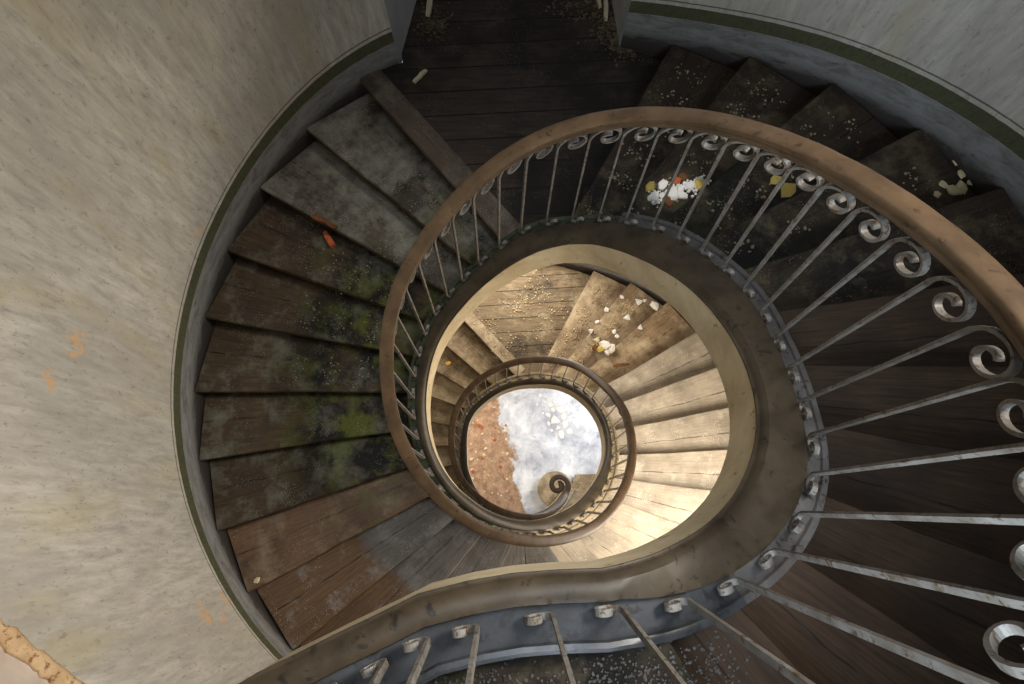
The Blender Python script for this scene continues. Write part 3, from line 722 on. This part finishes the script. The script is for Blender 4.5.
def strip(pts, nrm, w, th):
    """a flat iron bar bent along pts (in the plane across nrm): width w along nrm, thickness th"""
    rows = []
    for i, q in enumerate(pts):
        a = pts[max(0, i-1)]; b = pts[min(len(pts)-1, i+1)]; d = (b-a).normalized(); s = d.cross(nrm).normalized()
        tp = 1.0
        rows.append([q+nrm*(w/2)+s*(th/2), q-nrm*(w/2)+s*(th/2), q-nrm*(w/2)-s*(th/2), q+nrm*(w/2)-s*(th/2)])
    V, F = grid(rows, True); k = len(V)
    F += [(0, 1, 2, 3), (k-4, k-1, k-2, k-3)]
    return V, F
def baluster_pts(base, top, t, spacing, inw):
    """C-scroll at the head and a small curl at the foot, both towards t (up the stair)"""
    up = (top-base); L = up.length; u = up.normalized(); pts = []
    def q(x, y): return base+t*x+u*y
    s = spacing
    rf = s*.30                      # foot: ends in a small curl lying along the string
    cx, cy = rf, rf*.62
    N = 20; th = rad(430)
    for i in range(N+1):
        a = th*(1-i/N); r = rf*math.exp(-.20*a)
        pts.append(q(cx-r*math.cos(a), cy-r*math.sin(a)*.85))
    y0 = pts and cy
    rt = s*.53                      # head: arcs over and rolls into a volute
    ty = L-rt*.93
    for i in range(1, 6): pts.append(q(0, cy+(ty-cy)*i/5))
    N = 30; th = rad(490)
    for i in range(1, N+1):
        a = th*i/N; r = rt*math.exp(-.165*a)
        pts.append(q(rt-r*math.cos(a), ty+r*math.sin(a)*1.05))
    return pts
def add_baluster(pb, pt, t, nrm, spacing):
    V, F = strip(baluster_pts(pb, pt, t, spacing, 0), nrm, .023*S, .0115*S)
    o = obj('baluster', V, F, M['iron'], smooth=False); fix(o); return attach(o, bal)
SP = 8.8; n_b = 0
BPH = [184.8,173.4,161.8,151.5,141.7,131.9,123,114.4,106.7,97.7]+[88.8-8.74*i for i in range(10)]+[1.4,-7.6,-16.4,-25.5,-33.8,-42,-50.3,-58.7,-67.4,-75.7]
p = -84.6
while p > -584: BPH.append(p); p -= SP
rp = lambda p: P(r_rail(p)-.045, p, zup(p)+H_RAIL-.082)
bp = lambda p: P(r_base(p), p, zup(p)+.012)
for p in BPH:
    a, b = bp(p), rp(p)
    t = (bp(p+2)-bp(p-2)); t.normalize()
    u = (b-a).normalized(); nrm = t.cross(u).normalized()
    sp = (bp(p+SP)-a).length
    th = (rp(p+SP)-b).length
    add_baluster(a, b, t, nrm, th)
    n_b += 1
# gallery balusters
L = 0; pos = []
gl = [Vector(q) for q in GAL[1:]]
acc = .13
for a, b in zip(gl, gl[1:]):
    d = (b-a).length; s = acc
    while s < d:
        q = a+(b-a)*(s/d); dd = (b-a).normalized(); pos.append((q, dd)); s += .165
    acc = s-d
for q, dd in pos[:12]:
    nr = Vector((dd.y, -dd.x));
    if nr.y > 0: nr = -nr
    a = W(q.x+nr.x*.125, q.y+nr.y*.125, Z_G+.058); b = W(q.x+nr.x*.2, q.y+nr.y*.2, Z_G+H_RAIL-.07)
    t = Vector((dd.x, dd.y, 0)); u = (b-a).normalized()
    add_baluster(a, b, t, t.cross(u).normalized(), .165*S); n_b += 1
print('balusters', n_b)

# ------------------------------------------------------------------ light
w = bpy.data.worlds.new('World'); bpy.context.scene.world = w; w.use_nodes = True
bg = w.node_tree.nodes['Background']; bg.inputs[0].default_value = (.90, .94, 1, 1); bg.inputs[1].default_value = .27
def area(name, loc, target, size, power, col, sy=None, spread=180):
    l = bpy.data.lights.new(name, 'AREA'); l.energy = power; l.color = col; l.size = size
    if sy: l.shape = 'RECTANGLE'; l.size_y = sy
    l.spread = rad(spread)
    o = bpy.data.objects.new(name, l); C.objects.link(o); o.location = loc
    o.rotation_euler = (target-loc).to_track_quat('-Z', 'Y').to_euler(); return o
# ground-floor daylight, doors of the hall
area('hall_daylight', P(2.6, 60, Z_F+1.9), P(0, 0, Z_F), 1.2, 60, (.95, .975, 1), 1.6)
area('hall_door_light', P(2.7, -60, Z_F+1.9), P(0, 0, Z_F), 1.0, 60, (1, .88, .72), 1.4)
area('stair_window_light', P(2.9, -246, zso(-246)+1.5), P(1.2, -246, zso(-246)-.3), 1.0, 105, (1, .89, .73), 1.2)
area('landing_door_light', P(3.5, -364, zk(24)+1.5), P(1.5, -364, zk(24)), .9, 58, (1, .92, .82), 1.3)
# windows and roof light of the gallery
area('gallery_window_light', P(2.9, 72, 1.2), P(3.0, -108, -4.0), .8, 54, (1, .955, .88), 1.4, spread=62)
area('gallery_back_window_light', P(2.8, 166, -.4), P(1.1, 84, -1.9), .9, 15, (.74, .87, 1), 1.2, spread=62)
area('roof_light', P(.35, 20, 3.4), P(.25, 200, -8), 1.0, 8, (.78, .89, 1), 1.0, spread=50)

def sunbeam(name, loc, target, angle, power):
    l = bpy.data.lights.new(name, 'SPOT'); l.energy = power; l.color = (1, .95, .85); l.spot_size = rad(angle); l.spot_blend = .3; l.shadow_soft_size = .01
    o = bpy.data.objects.new(name, l); C.objects.link(o); o.location = loc
    o.rotation_euler = (target-loc).to_track_quat('-Z', 'Y').to_euler()
sunbeam('sunbeam_upper', P(2.3, 32, 2.6), P(1.69, 35.5, zk(-2)), 3.2, 380)
sc = bpy.context.scene
sc.view_settings.view_transform = 'Standard'; sc.view_settings.look = 'None'; sc.view_settings.gamma = 1
sc.view_settings.use_curve_mapping = False; sc.view_settings.exposure = 0
